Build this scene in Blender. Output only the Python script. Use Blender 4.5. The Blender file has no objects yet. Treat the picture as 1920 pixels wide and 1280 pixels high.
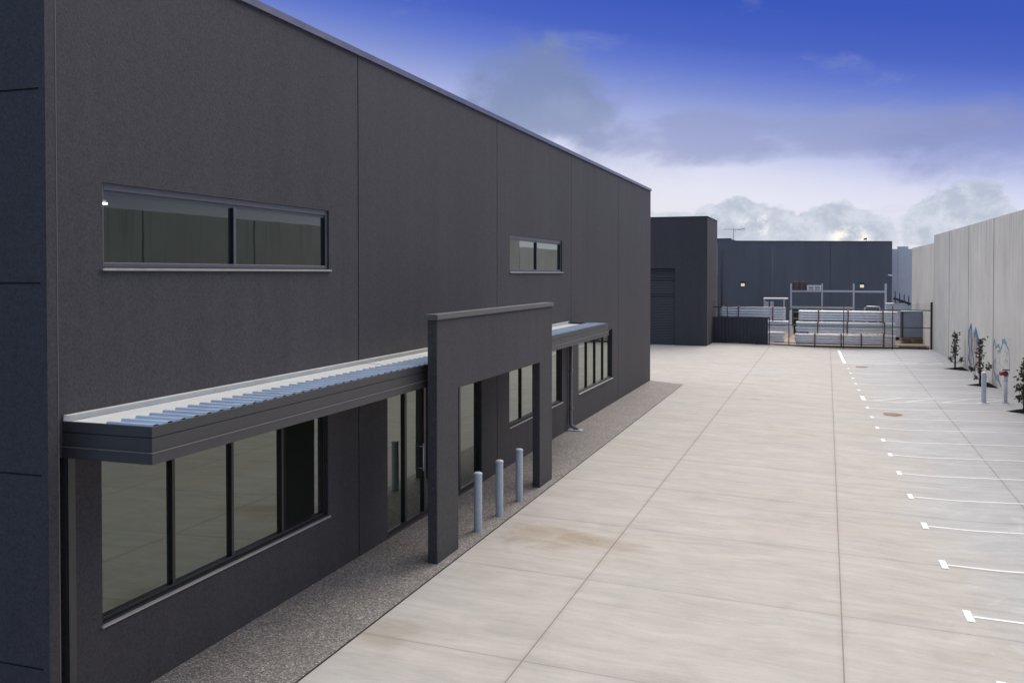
import bpy, bmesh, math, random
from math import radians, sin, cos, pi
from mathutils import Vector, Matrix

random.seed(7)
S = bpy.context.scene
COL = S.collection

# ------------------------------------------------------------------ camera
H = 4.47
cam_d = bpy.data.cameras.new("camera")
cam_d.sensor_width = 36.0
cam_d.lens = 36.0 * 1730.0 / 1920.0
cam_d.shift_y = -0.0509
cam_d.clip_start = 0.1
cam_d.clip_end = 5000.0
cam = bpy.data.objects.new("camera", cam_d)
cam.location = (0, 0, H)
cam.rotation_euler = (radians(90 - 1.0), 0, math.atan(591.0 / 1730.0))
COL.objects.link(cam)
S.camera = cam

# ------------------------------------------------------------------ view
S.view_settings.view_transform = 'Standard'
S.view_settings.look = 'None'
S.view_settings.gamma = 1.0
S.view_settings.exposure = 0.0
S.view_settings.use_curve_mapping = False
S.cycles.max_bounces = 6
S.cycles.use_denoising = True

# ------------------------------------------------------------------ node helper
class V:
    """a value socket that can be added, multiplied ..."""
    def __init__(self, g, s): self.g, self.s = g, s
    def _op(self, op, *others):
        n = self.g.nt.nodes.new('ShaderNodeMath'); n.operation = op
        for i, o in enumerate((self,) + others):
            if isinstance(o, V): self.g.nt.links.new(o.s, n.inputs[i])
            else: n.inputs[i].default_value = o
        return V(self.g, n.outputs[0])
    def __add__(self, o): return self._op('ADD', o)
    def __radd__(self, o): return self._op('ADD', o)
    def __sub__(self, o): return self._op('SUBTRACT', o)
    def __rsub__(self, o): return (self * -1.0) + o
    def __mul__(self, o): return self._op('MULTIPLY', o)
    def __rmul__(self, o): return self._op('MULTIPLY', o)
    def __truediv__(self, o): return self._op('DIVIDE', o)
    def abs(self): return self._op('ABSOLUTE')
    def min(self, o): return self._op('MINIMUM', o)
    def max(self, o): return self._op('MAXIMUM', o)
    def pow(self, o): return self._op('POWER', o)
    def mod(self, o): return self._op('FLOORED_MODULO', o)
    def lt(self, o): return self._op('LESS_THAN', o)
    def atan2(self, o): return self._op('ARCTAN2', o)
    def asin(self): return self._op('ARCSINE')
    def step(self, a, b):          # smoothstep a..b (b may be below a)
        n = self.g.nt.nodes.new('ShaderNodeMapRange'); n.interpolation_type = 'SMOOTHSTEP'
        self.g.nt.links.new(self.s, n.inputs[0])
        lo, hi = (a, b) if a < b else (b, a)
        n.inputs[1].default_value = lo; n.inputs[2].default_value = hi
        n.inputs[3].default_value = 0.0 if a < b else 1.0
        n.inputs[4].default_value = 1.0 if a < b else 0.0
        return V(self.g, n.outputs[0])

class G:
    def __init__(self, nt): self.nt = nt
    def node(self, t, **kw):
        n = self.nt.nodes.new(t)
        for k, v in kw.items(): setattr(n, k, v)
        return n
    def link(self, a, b): self.nt.links.new(a.s if isinstance(a, V) else a, b)
    def sep(self, sock):
        n = self.node('ShaderNodeSeparateXYZ'); self.link(sock, n.inputs[0])
        return [V(self, n.outputs[i]) for i in range(3)]
    def comb(self, x, y, z):
        n = self.node('ShaderNodeCombineXYZ')
        for i, v in enumerate((x, y, z)):
            if isinstance(v, V): self.link(v, n.inputs[i])
            else: n.inputs[i].default_value = v
        return n.outputs[0]
    def noise(self, vec, scale, detail=4.0, rough=0.55, dist=0.0):
        n = self.node('ShaderNodeTexNoise'); self.link(vec, n.inputs['Vector'])
        n.inputs['Scale'].default_value = scale; n.inputs['Detail'].default_value = detail
        n.inputs['Roughness'].default_value = rough; n.inputs['Distortion'].default_value = dist
        return V(self, n.outputs['Fac'])
    def voronoi(self, vec, scale, out='Color', feature='F1'):
        n = self.node('ShaderNodeTexVoronoi', feature=feature); self.link(vec, n.inputs['Vector'])
        n.inputs['Scale'].default_value = scale
        return n.outputs[out]
    def mix(self, f, a, b, blend='MIX'):
        n = self.node('ShaderNodeMix', data_type='RGBA', blend_type=blend)
        n.clamp_result = False
        if isinstance(f, V): self.link(f, n.inputs[0])
        else: n.inputs[0].default_value = f
        for v, i in ((a, 6), (b, 7)):
            if isinstance(v, (tuple, list)): n.inputs[i].default_value = tuple(v) + (1.0,)
            else: self.link(v, n.inputs[i])
        return n.outputs[2]
    def ramp(self, f, stops, interp='LINEAR'):
        n = self.node('ShaderNodeValToRGB'); cr = n.color_ramp; cr.interpolation = interp
        while len(cr.elements) < len(stops): cr.elements.new(0.5)
        for e, (p, c) in zip(cr.elements, stops):
            e.position = p; e.color = tuple(c) + (1.0,)
        self.link(f, n.inputs[0])
        return n.outputs[0]
    def scale(self, col, f):
        n = self.node('ShaderNodeVectorMath', operation='SCALE')
        self.link(col, n.inputs[0])
        if isinstance(f, V): self.link(f, n.inputs['Scale'])
        else: n.inputs['Scale'].default_value = f
        return n.outputs[0]

# ------------------------------------------------------------------ world
SUN_EL, SUN_AZ = radians(42), radians(12)      # azimuth from +Y towards +X
w = bpy.data.worlds.new("World"); S.world = w
w.use_nodes = True
g = G(w.node_tree); g.nt.nodes.clear()
tc = g.node('ShaderNodeTexCoord')
dx, dy, dz = g.sep(tc.outputs['Generated'])
az = dx.atan2(dy) * (180 / pi)
el = dz.asin() * (180 / pi)
# clear sky: pale low down, deep blue higher up, bluer to the right
e2 = (el + az.max(-35.0).min(12.0) * 0.15).max(0.0)
clear = g.ramp(e2 / 90.0, [
    (0.000, (0.84, 0.82, 0.84)), (0.045, (0.79, 0.80, 0.92)), (0.060, (0.70, 0.72, 0.90)), (0.073, (0.53, 0.575, 0.83)),
    (0.091, (0.35, 0.41, 0.74)), (0.108, (0.21, 0.28, 0.66)), (0.124, (0.12, 0.19, 0.62)), (0.141, (0.065, 0.125, 0.55)),
    (0.167, (0.038, 0.092, 0.50)), (0.26, (0.036, 0.088, 0.48)), (0.36, (0.70, 0.76, 0.95)), (0.55, (2.15, 2.05, 2.0))])  # unseen overhead stops brightened to light the yard
n1 = g.noise(g.comb(az * 0.15, el * 0.16, 0.0), 1.0, 8.0, 0.58, 0.3)
n2 = g.noise(g.comb(az * 0.30 + 7.0, el * 0.36, 3.0), 1.0, 9.0, 0.63, 0.15)
hi = g.noise(g.comb(az * 0.30 + 7.10, el * 0.36 + 0.20, 3.0), 1.0, 9.0, 0.63, 0.15)
n3 = g.noise(g.comb(az * 0.11 + 3.0, el * 0.30, 1.0), 1.0, 8.0, 0.58, 0.3)
def fall(a0, e0, ra, re):
    return (1.0 - (((az - a0) / ra).pow(2.0) + ((el - e0) / re).pow(2.0))).max(-1.5)
def blob(a0, e0, ra, re):
    return fall(a0, e0, ra, re).step(0.0, 1.0)
# big grey cloud above the parapet, long mauve bank, low cumulus on the horizon
c1 = (fall(-17.5, 10.6, 6.0, 4.2) * 0.75 + (n1 - 0.5) * 3.4).step(-0.05, 0.8)
c1b = (fall(-14.5, 7.6, 7.0, 3.2) * 0.45 + (n1 - 0.5) * 2.6).step(0.0, 0.8)
c2 = (fall(-4.5, 8.1, 14.0, 1.9) * 0.70 + (n3 - 0.5) * 2.4).step(0.0, 0.60)
c3 = (fall(9.0, 7.0, 7.0, 3.0) * 0.50 + (n3 - 0.5) * 2.4).step(0.0, 0.70)
wisp = ((n3 - 0.5) * 2.4 + el.step(5.5, 3.5) * el.step(2.8, 4.0) * 0.25 - 0.22).step(0.0, 0.5)
lf_ = fall(-4.6, 2.9, 3.6, 1.7).max(fall(0.6, 2.6, 3.2, 1.6)).max(fall(-9.6, 2.4, 3.0, 1.6)).max(fall(7.0, 3.2, 3.4, 2.0)).max(fall(-14.0, 2.6, 3.5, 1.8))
low = (lf_ * 0.80 + (n2 - 0.5) * 2.6 + el.step(3.0, 1.2) * 0.2).step(0.0, 0.26) * el.step(6.2, 4.6)
c = g.mix(c1 * 0.80, clear, (0.20, 0.26, 0.45))
c = g.mix(c1b * 0.45, c, (0.36, 0.42, 0.62))
c = g.mix(c2 * 0.70, c, (0.29, 0.335, 0.58))
c = g.mix(c3 * 0.62, c, (0.24, 0.28, 0.55))
c = g.mix(wisp * 0.35, c, (0.45, 0.50, 0.66))
lowcol = g.mix(((n2 - hi) * 4.0 + 0.45).step(0.0, 1.0), (0.42, 0.49, 0.60), (0.66, 0.71, 0.80))
c = g.mix(low * 0.80, c, lowcol)
c = g.mix(blob(1.3, 2.1, 1.5, 0.8) * n2.step(0.42, 0.55) * 0.9, c, (1.2, 1.12, 0.98))
c = g.mix(blob(-4.0, 2.9, 1.3, 0.8) * n2.step(0.45, 0.58), c, (1.1, 1.08, 1.05))
# bright sky added out of view at left to light the right wall
lef = (az.step(-48.0, -75.0) * el.step(2.0, 14.0)).min(1.0)
c = g.mix(lef * 0.85, c, (2.1, 2.03, 1.96))
# the sky behind the camera is dusky blue
back = dy.step(0.30, -0.25) * el.step(75.0, 40.0)
c = g.mix(back, c, (0.15, 0.34, 0.68))
c = g.mix(el.step(0.0, -1.0), c, (0.12, 0.12, 0.12))
sky = g.node('ShaderNodeTexSky', sky_type='NISHITA')
sky.sun_disc = False
sky.sun_elevation = SUN_EL; sky.sun_rotation = SUN_AZ
bg1 = g.node('ShaderNodeBackground'); g.link(sky.outputs[0], bg1.inputs[0]); bg1.inputs[1].default_value = 0.05
bg2 = g.node('ShaderNodeBackground'); g.link(c, bg2.inputs[0]); bg2.inputs[1].default_value = 1.0
mixs = g.node('ShaderNodeMixShader'); mixs.inputs[0].default_value = 0.97
g.link(bg1.outputs[0], mixs.inputs[1]); g.link(bg2.outputs[0], mixs.inputs[2])
wo = g.node('ShaderNodeOutputWorld'); g.link(mixs.outputs[0], wo.inputs[0])

# ------------------------------------------------------------------ sun (soft, overcast)
sd = bpy.data.lights.new("sun", 'SUN'); sd.energy = 2.2; sd.angle = radians(45); sd.color = (1.0, 0.92, 0.81)
sun = bpy.data.objects.new("sun", sd); COL.objects.link(sun)
sv = Vector((cos(SUN_EL) * sin(SUN_AZ), cos(SUN_EL) * cos(SUN_AZ), sin(SUN_EL)))
sun.rotation_euler = sv.to_track_quat('Z', 'Y').to_euler()

# ------------------------------------------------------------------ materials
def material(name, base=(0.5, 0.5, 0.5), rough=0.6, metal=0.0, spec=0.5, ior=None):
    m = bpy.data.materials.new(name); m.use_nodes = True
    gg = G(m.node_tree); b = m.node_tree.nodes['Principled BSDF']
    b.inputs['Base Color'].default_value = tuple(base) + (1.0,)
    b.inputs['Roughness'].default_value = rough; b.inputs['Metallic'].default_value = metal
    b.inputs['Specular IOR Level'].default_value = spec
    if ior: b.inputs['IOR'].default_value = ior
    geo = gg.node('ShaderNodeNewGeometry'); pos = geo.outputs['Position']
    return m, gg, b, pos
def bump(gg, b, h, strength, dist=0.01):
    n = gg.node('ShaderNodeBump'); n.inputs['Strength'].default_value = strength
    n.inputs['Distance'].default_value = dist
    gg.link(h, n.inputs['Height']); gg.link(n.outputs[0], b.inputs['Normal'])
def mapped(gg, pos, sx, sy, sz):
    x, y, z = gg.sep(pos)
    return gg.comb(x * sx, y * sy, z * sz)
def simple(name, base, rough=0.6, metal=0.0, var=0.12, scale=6.0, spec=0.5):
    m, gg, b, pos = material(name, base, rough, metal, spec)
    n = gg.noise(pos, scale, 5.0, 0.6)
    f = gg.ramp(n, [(0.25, tuple(c * (1 - var) for c in base)), (0.75, tuple(min(1, c * (1 + var)) for c in base))])
    gg.link(f, b.inputs['Base Color'])
    gg.link(n * 0.25 + (rough - 0.12), b.inputs['Roughness'])
    return m

def wall_paint(name, base, speck=0.35, bumpy=0.6):
    m, gg, b, pos = material(name, base, 0.72, 0.0, 0.35)
    big = gg.noise(mapped(gg, pos, 0.35, 0.35, 0.12), 1.0, 4.0, 0.55)
    streak = gg.noise(mapped(gg, pos, 3.0, 3.0, 0.10), 1.0, 5.0, 0.6)
    grain = gg.noise(pos, 34.0, 3.0, 0.75)
    fine = gg.noise(pos, 140.0, 2.0, 0.7)
    mid = gg.noise(pos, 13.0, 3.0, 0.75)
    k = 0.62 + (mid - 0.5) * speck * 1.2 + (big - 0.5) * 0.55 + (streak - 0.5) * 0.35 + (grain - 0.5) * speck * 2.6 + (fine - 0.5) * speck * 1.6 + 0.38
    tint = gg.mix(gg.noise(pos, 55.0, 2.0, 0.5).step(0.4, 0.6), tuple(c * t for c, t in zip(base, (1.08, 0.99, 0.93))), tuple(c * t for c, t in zip(base, (0.92, 1.0, 1.12))))
    gg.link(gg.scale(tint, k.max(0.25)), b.inputs['Base Color'])
    bump(gg, b, grain + fine * 0.6, bumpy, 0.006)
    return m

M = {}
M['wall'] = wall_paint('charcoal_render', (0.0565, 0.0525, 0.0545), 0.55)
M['wall_far_lit'] = wall_paint('charcoal_render_lit', (0.125, 0.128, 0.142), 0.5)  # same charcoal paint; the far yard's stronger light is put into its colour
M['trim'] = simple('dark_trim', (0.058, 0.055, 0.055), 0.42, 0.0, 0.08, 9.0)
M['trim_edge'] = simple('mid_grey_trim', (0.19, 0.18, 0.17), 0.35, 0.2, 0.1, 9.0)  # paler grey for the drip edge and the round downpipe
M['cap_dark'] = simple('portal_capping', (0.12, 0.115, 0.112), 0.38, 0.1, 0.08, 6.0)
M['capping'] = simple('parapet_capping', (0.17, 0.175, 0.22), 0.35, 0.3, 0.08, 2.0)
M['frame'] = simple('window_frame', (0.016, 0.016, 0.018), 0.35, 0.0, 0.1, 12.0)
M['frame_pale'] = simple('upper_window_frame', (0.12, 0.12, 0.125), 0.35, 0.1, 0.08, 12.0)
M['sill'] = simple('sill_metal', (0.44, 0.42, 0.39), 0.35, 0.2, 0.1, 8.0)
M['black'] = simple('matt_black', (0.012, 0.012, 0.013), 0.7, 0.0, 0.1)  # one near-black for joints, lamp housings and crate body
M['white_metal'] = simple('white_flashing', (0.70, 0.70, 0.67), 0.42, 0.0, 0.06, 4.0)
M['galv'] = simple('galvanised_steel', (0.52, 0.54, 0.58), 0.42, 0.1, 0.14, 14.0)
M['roof'] = simple('sky_tinted_roof_sheet', (0.49, 0.57, 0.67), 0.34, 0.1, 0.10, 3.0)  # zinc sheet with the blue of reflected sky put into its colour
M['bollard'] = simple('bollard_paint', (0.46, 0.50, 0.55), 0.45, 0.0, 0.12, 20.0)
M['fence'] = simple('fence_steel', (0.022, 0.022, 0.025), 0.5, 0.0, 0.1)
M['gate'] = simple('gate_sheet', (0.040, 0.040, 0.046), 0.5, 0.0, 0.2, 5.0)
M['pipe'] = simple('white_pipe', (0.80, 0.82, 0.85), 0.38, 0.0, 0.08, 5.0)
M['timber'] = simple('rusty_timber', (0.20, 0.085, 0.04), 0.75, 0.0, 0.35, 14.0)
M['pallet_timber'] = simple('pallet_timber', (0.28, 0.19, 0.10), 0.8, 0.0, 0.3, 12.0)
M['brown'] = simple('brown_plastic', (0.095, 0.030, 0.030), 0.55, 0.0, 0.2, 8.0)
M['white'] = simple('white_plastic', (0.74, 0.74, 0.74), 0.5, 0.0, 0.06)
M['red'] = simple('red_valve', (0.30, 0.012, 0.025), 0.4, 0.0, 0.2, 20.0)
M['grey_sheet'] = simple('grey_sheet', (0.30, 0.33, 0.37), 0.5, 0.1, 0.12, 3.0)
M['grey_wall'] = simple('pale_grey_cladding', (0.58, 0.60, 0.63), 0.6, 0.0, 0.06, 2.0)
M['mulch'] = simple('dark_mulch', (0.014, 0.012, 0.011), 0.95, 0.0, 0.5, 40.0)
M['mulch'].node_tree.nodes['Principled BSDF'].inputs['Specular IOR Level'].default_value = 0.02
M['bark'] = simple('sapling_bark', (0.070, 0.045, 0.032), 0.85, 0.0, 0.3, 40.0)
M['rust'] = simple('rusty_iron', (0.20, 0.13, 0.09), 0.7, 0.2, 0.45, 18.0)
M['paint'] = simple('road_paint', (0.70, 0.70, 0.70), 0.6, 0.0, 0.14, 9.0)
M['spray_blue'] = simple('spray_blue', (0.075, 0.17, 0.30), 0.7, 0.0, 0.3, 9.0)
M['spray_teal'] = simple('spray_teal', (0.14, 0.33, 0.40), 0.7, 0.0, 0.3, 9.0)
M['spray_peach'] = simple('spray_peach', (0.50, 0.36, 0.30), 0.7, 0.0, 0.12, 5.0)
M['spray_violet'] = simple('spray_violet', (0.24, 0.22, 0.34), 0.7, 0.0, 0.25, 9.0)

def mat_leaf():
    m, gg, b, pos = material('sapling_leaf', (0.06, 0.085, 0.03), 0.5)
    oi = gg.node('ShaderNodeNewGeometry')
    r = V(gg, oi.outputs['Random Per Island'])
    gg.link(gg.ramp(r, [(0.0, (0.026, 0.034, 0.016)), (0.5, (0.058, 0.068, 0.026)), (0.85, (0.115, 0.115, 0.042)), (1.0, (0.14, 0.10, 0.045))]), b.inputs['Base Color'])
    return m
M['leaf'] = mat_leaf()

def mat_glass(name, ior):
    m, gg, b, pos = material(name, (0.019, 0.024, 0.019), 0.015, 0.0, 0.5, ior)
    b.inputs['Specular Tint'].default_value = (0.90, 1.0, 0.90, 1.0)
    n = gg.noise(pos, 0.9, 2.0, 0.5)
    bump(gg, b, n, 0.02, 0.05)
    return m
M['glass'] = mat_glass('tinted_glass', 2.25)
M['glass_clear'] = mat_glass('plain_glass', 1.75)
M['glass_far'] = mat_glass('high_index_glass', 3.3)  # raised index so the far panes reflect more strongly

def mat_lamp():
    m, gg, b, pos = material('lamp_glow', (0.8, 0.7, 0.5), 0.5)
    n = gg.noise(pos, 6.0, 2.0)
    gg.link(gg.ramp(n, [(0.3, (1.0, 0.82, 0.50)), (0.7, (1.0, 0.90, 0.66))]), b.inputs['Emission Color'])
    b.inputs['Emission Strength'].default_value = 0.5
    return m
M['lamp'] = mat_lamp()
def mat_lampw():
    m, gg, b, pos = material('lamp_white', (0.8, 0.8, 0.75), 0.5)
    b.inputs['Emission Color'].default_value = (1.0, 0.97, 0.88, 1)
    b.inputs['Emission Strength'].default_value = 2.0
    return m
M['lamp_white'] = mat_lampw()

JX = (-3.36, 0.21, 3.76)
JY = (-8.0, -5.0, -2.0, 1.1, 4.1, 7.15, 10.2, 13.25, 16.22, 19.42, 22.55, 25.6, 28.55, 31.5, 34.45, 37.5, 40.6, 43.7, 46.8, 50.0, 53.1, 56.2)
def mat_concrete():
    m, gg, b, pos = material('broomed_concrete', (0.45, 0.43, 0.40), 0.8, 0.0, 0.3)
    x, y, z = gg.sep(pos)
    warp = (gg.noise(pos, 0.35, 3.0, 0.5) - 0.5)
    p1 = gg.comb(x * 0.32, y * 1.9 + warp * 2.2, 0.0)
    s1 = gg.noise(p1, 1.0, 6.0, 0.62, 0.35)              # broad trowel streaks running across the yard
    s2 = gg.noise(gg.comb(x * 0.72, y * 5.0 + warp * 4.0, 4.0), 1.0, 5.0, 0.65, 0.5)
    s3 = gg.noise(gg.comb(x * 4.0, y * 42.0, 9.0), 1.0, 2.0, 0.6)
    blot = gg.noise(pos, 0.30, 5.0, 0.6, 0.4)
    blot2 = gg.noise(pos, 1.3, 6.0, 0.62, 0.8)
    grain = gg.noise(pos, 45.0, 3.0, 0.7)
    k = 0.98 + (s1 - 0.5) * 0.30 + (s2 - 0.5) * 0.46 + (s3 - 0.5) * 0.22 + (blot - 0.5) * 0.30 + (blot2 - 0.5) * 0.30 + (grain - 0.5) * 0.22
    base = gg.mix(blot.step(0.35, 0.65), (0.432, 0.399, 0.360), (0.408, 0.386, 0.360))
    # brown leaf-tannin stains near the portal
    def spot(cx, cy, rx, ry):
        return ((((x - cx) / rx).pow(2.0)) + (((y - cy) / ry).pow(2.0)) + (blot2 - 0.5) * 2.2).step(1.1, 0.0)
    stain = spot(-4.55, 15.1, 1.1, 0.8) * 0.5 + spot(-3.6, 15.1, 1.0, 0.4) * 0.3 + spot(-5.2, 10.3, 0.5, 0.6) * 0.3
    base = gg.mix(stain.min(0.6), base, (0.28, 0.21, 0.13))
    # bluer parking bays: sky reflection painted into the slab colour
    bay = (x - y * -0.0284 - 2.4 + (blot - 0.5) * 3.0).step(-0.6, 1.2)
    base = gg.mix(bay * 0.75, base, (0.405, 0.408, 0.418))
    # curing swirls by the drain pits
    sw = gg.noise(pos, 0.8, 6.0, 0.7, 2.2).step(0.52, 0.66) * (1.0 - (x - 2.9).abs().step(0.4, 2.2))
    base = gg.mix(sw * 0.6, base, (0.50, 0.495, 0.48))
    col = gg.scale(base, k.max(0.3))
    dxm = None
    for a in JX:
        d = (x - a).abs(); dxm = d if dxm is None else dxm.min(d)
    dym = None
    for a in JY:
        d = (y - a).abs(); dym = d if dym is None else dym.min(d)
    cut = dxm.min(dym)
    line = (cut + (grain - 0.5) * 0.004).step(0.012, 0.004)
    edge = (dxm.min(dym) + (blot2 - 0.5) * 0.10).step(0.09, 0.0)
    col = gg.mix(edge * 0.16, col, (0.24, 0.21, 0.17))
    onx = dxm.lt(dym) * 0.22 + 0.36
    col = gg.mix(line * onx, col, (0.075, 0.06, 0.05))
    # scattered dark specks
    sp = V(gg, gg.voronoi(pos, 1.4, 'Distance')).step(0.020, 0.008)
    col = gg.mix(sp * 0.6, col, (0.10, 0.08, 0.06))
    gg.link(col, b.inputs['Base Color'])
    bump(gg, b, grain * 0.5 + s3 * 0.5 + line * -3.0, 0.25, 0.004)
    return m
M['concrete'] = mat_concrete()

def mat_aggregate():
    m, gg, b, pos = material('exposed_aggregate', (0.28, 0.24, 0.21), 0.7)
    vcol = gg.voronoi(pos, 62.0, 'Color')
    r, gq, bl = gg.sep(vcol)
    stones = gg.ramp(r, [(0.0, (0.09, 0.085, 0.088)), (0.25, (0.175, 0.15, 0.138)), (0.5, (0.285, 0.25, 0.212)), (0.75, (0.30, 0.285, 0.29)), (0.92, (0.52, 0.48, 0.43)), (1.0, (0.66, 0.62, 0.57))], 'CONSTANT')
    d = V(gg, gg.voronoi(pos, 62.0, 'Distance', 'DISTANCE_TO_EDGE'))
    col = gg.mix(d.step(0.12, 0.02) * 0.55, stones, (0.16, 0.14, 0.125))
    big = gg.noise(pos, 1.6, 5.0, 0.6)
    mid = gg.noise(pos, 11.0, 4.0, 0.75)
    col = gg.scale(col, 0.94 + (big - 0.5) * 0.5 + (mid - 0.5) * 0.7)
    gg.link(col, b.inputs['Base Color'])
    bump(gg, b, d, 0.6, 0.01)
    return m
M['aggregate'] = mat_aggregate()

def mat_tilt():
    m, gg, b, pos = material('precast_concrete', (0.45, 0.44, 0.41), 0.8, 0.0, 0.3)
    x, y, z = gg.sep(pos)
    big = gg.noise(pos, 0.45, 5.0, 0.6, 0.3)
    st = gg.noise(gg.comb(x * 2.2, y * 2.2, z * 0.16), 1.0, 6.0, 0.66, 0.2)
    st2 = gg.noise(gg.comb(x * 7.0, y * 7.0, z * 0.35), 1.0, 4.0, 0.6)
    grain = gg.noise(pos, 26.0, 4.0, 0.75)
    cell = (y + 17.55).mod(6.0)
    pid = V(gg, g_floor(gg, (y + 17.55) / 6.0))
    wn = gg.node('ShaderNodeTexWhiteNoise', noise_dimensions='1D'); gg.link(pid, wn.inputs['W'])
    k = 1.0 + (big - 0.5) * 0.42 + (st - 0.5) * 0.72 + (st2 - 0.5) * 0.36 + (grain - 0.5) * 0.30 + (V(gg, wn.outputs[0]) - 0.5) * 0.12
    base = gg.mix(st.step(0.35, 0.7), (0.68, 0.65, 0.60), (0.61, 0.57, 0.495))
    streak = st2.step(0.60, 0.72) * gg.noise(pos, 0.6, 3.0).step(0.50, 0.68)
    base = gg.mix(streak * 0.65, base, (0.25, 0.225, 0.19))
    run = gg.noise(gg.comb(x * 5.0, y * 5.0, z * 0.10 + 5.0), 1.0, 4.0, 0.6).step(0.56, 0.72) * (z + (st2 - 0.5) * 3.0).step(3.8, 6.6)
    base = gg.mix(run * 0.6, base, (0.20, 0.185, 0.17))
    jn = ((y - 0.45 + 3.0).mod(6.0) - 3.0).abs().step(0.075, 0.03) * y.lt(60.51)
    base = gg.mix(jn * 0.85, base, (0.13, 0.125, 0.12))
    pits = V(gg, gg.voronoi(gg.comb(x, y * 1.0, z * 0.8), 1.1, 'Distance')).step(0.07, 0.03)
    base = gg.mix(pits * 0.55, base, (0.17, 0.15, 0.13))
    gg.link(gg.scale(base, k.max(0.3)), b.inputs['Base Color'])
    bump(gg, b, grain, 0.3, 0.01)
    return m
def g_floor(gg, v):
    n = gg.node('ShaderNodeMath', operation='FLOOR'); gg.link(v, n.inputs[0]); return n.outputs[0]
M['tilt'] = mat_tilt()
def mat_earth():
    m, gg, b, pos = material('yard_gravel', (0.26, 0.2, 0.15), 0.9)
    n = gg.noise(pos, 1.2, 7.0, 0.7)
    gg.link(gg.ramp(n, [(0.3, (0.20, 0.15, 0.11)), (0.7, (0.40, 0.33, 0.26))]), b.inputs['Base Color'])
    return m
M['earth'] = mat_earth()
M['bounce_dark'] = simple('bounce_dark', (0.055, 0.055, 0.058), 0.85, 0.0, 0.25, 18.0)  # dark tone of the added ground, keeps bounce low

# ------------------------------------------------------------------ mesh helpers
class MB:
    def __init__(self): self.v = []; self.f = []; self.sm = []
    def quad(self, *p, smooth=False):
        i = len(self.v); self.v += [tuple(q) for q in p]; self.f.append(tuple(range(i, i + len(p)))); self.sm.append(smooth)
    def box(self, x0, x1, y0, y1, z0, z1):
        i = len(self.v)
        self.v += [(x, y, z) for z in (z0, z1) for y in (y0, y1) for x in (x0, x1)]
        for q in ((0, 2, 3, 1), (4, 5, 7, 6), (0, 1, 5, 4), (2, 6, 7, 3), (0, 4, 6, 2), (1, 3, 7, 5)):
            self.f.append(tuple(i + k for k in q)); self.sm.append(False)
        return self
    def obox(self, c, ax, ay, az_):           # oriented box: centre and three half axes
        c, ax, ay, az_ = map(Vector, (c, ax, ay, az_)); i = len(self.v)
        for sz in (-1, 1):
            for sy in (-1, 1):
                for sx in (-1, 1): self.v.append(tuple(c + ax * sx + ay * sy + az_ * sz))
        for q in ((0, 2, 3, 1), (4, 5, 7, 6), (0, 1, 5, 4), (2, 6, 7, 3), (0, 4, 6, 2), (1, 3, 7, 5)):
            self.f.append(tuple(i + k for k in q)); self.sm.append(False)
    def tube(self, pts, rad, n=12, cap=True):
        pts = [Vector(p) for p in pts]
        rads = rad if isinstance(rad, (list, tuple)) else [rad] * len(pts)
        rings = []
        for k, p in enumerate(pts):
            d = (pts[min(k + 1, len(pts) - 1)] - pts[max(k - 1, 0)]).normalized()
            a = Vector((0, 0, 1)) if abs(d.z) < 0.9 else Vector((1, 0, 0))
            u = d.cross(a).normalized(); vv = d.cross(u)
            i = len(self.v)
            for q in range(n):
                t = 2 * pi * q / n
                self.v.append(tuple(p + (u * cos(t) + vv * sin(t)) * rads[k]))
            rings.append(i)
        for a, b in zip(rings, rings[1:]):
            for q in range(n):
                self.f.append((a + q, a + (q + 1) % n, b + (q + 1) % n, b + q)); self.sm.append(True)
        if cap:
            for r, rev in ((rings[0], False), (rings[-1], True)):
                idx = [r + q for q in range(n)]
                self.f.append(tuple(idx[::-1] if rev else idx)); self.sm.append(False)
    def build(self, name, mat, parent=None, bevel=0.0, org=None):
        me = bpy.data.meshes.new(name)
        o = bpy.data.objects.new(name, me); COL.objects.link(o)
        off = Vector((0, 0, 0))
        if parent is not None:
            off = world_loc(parent); o.parent = parent
        elif org is not None:
            off = Vector(org); o.location = off
        me.from_pydata([tuple(Vector(p) - off) for p in self.v], [], self.f)
        me.polygons.foreach_set('use_smooth', self.sm)
        bm = bmesh.new(); bm.from_mesh(me); bmesh.ops.recalc_face_normals(bm, faces=bm.faces); bm.to_mesh(me); bm.free()
        me.materials.append(mat); me.update()
        if bevel:
            md = o.modifiers.new('bevel', 'BEVEL'); md.width = bevel; md.segments = 2; md.limit_method = 'ANGLE'
        return o
def world_loc(o):
    p = Vector((0, 0, 0))
    while o is not None: p += o.location; o = o.parent
    return p
def tag(o, label=None, cat=None, group=None, kind=None):
    if label: o['label'] = label
    if cat: o['category'] = cat
    if group: o['group'] = group
    if kind: o['kind'] = kind
    return o
def thing(name, loc, label, cat, group=None):
    o = bpy.data.objects.new(name, None); COL.objects.link(o); o.location = loc
    o.empty_display_size = 0.2
    return tag(o, label, cat, group)
def dup(root, loc, label, rotz=None):
    def cp(o, parent):
        c_ = o.copy(); COL.objects.link(c_); c_.parent = parent
        for ch in list(o.children): cp(ch, c_)
        return c_
    r = cp(root, None); r.location = loc; r['label'] = label
    if rotz is not None: r.rotation_euler = (0, 0, rotz)
    return r

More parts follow.
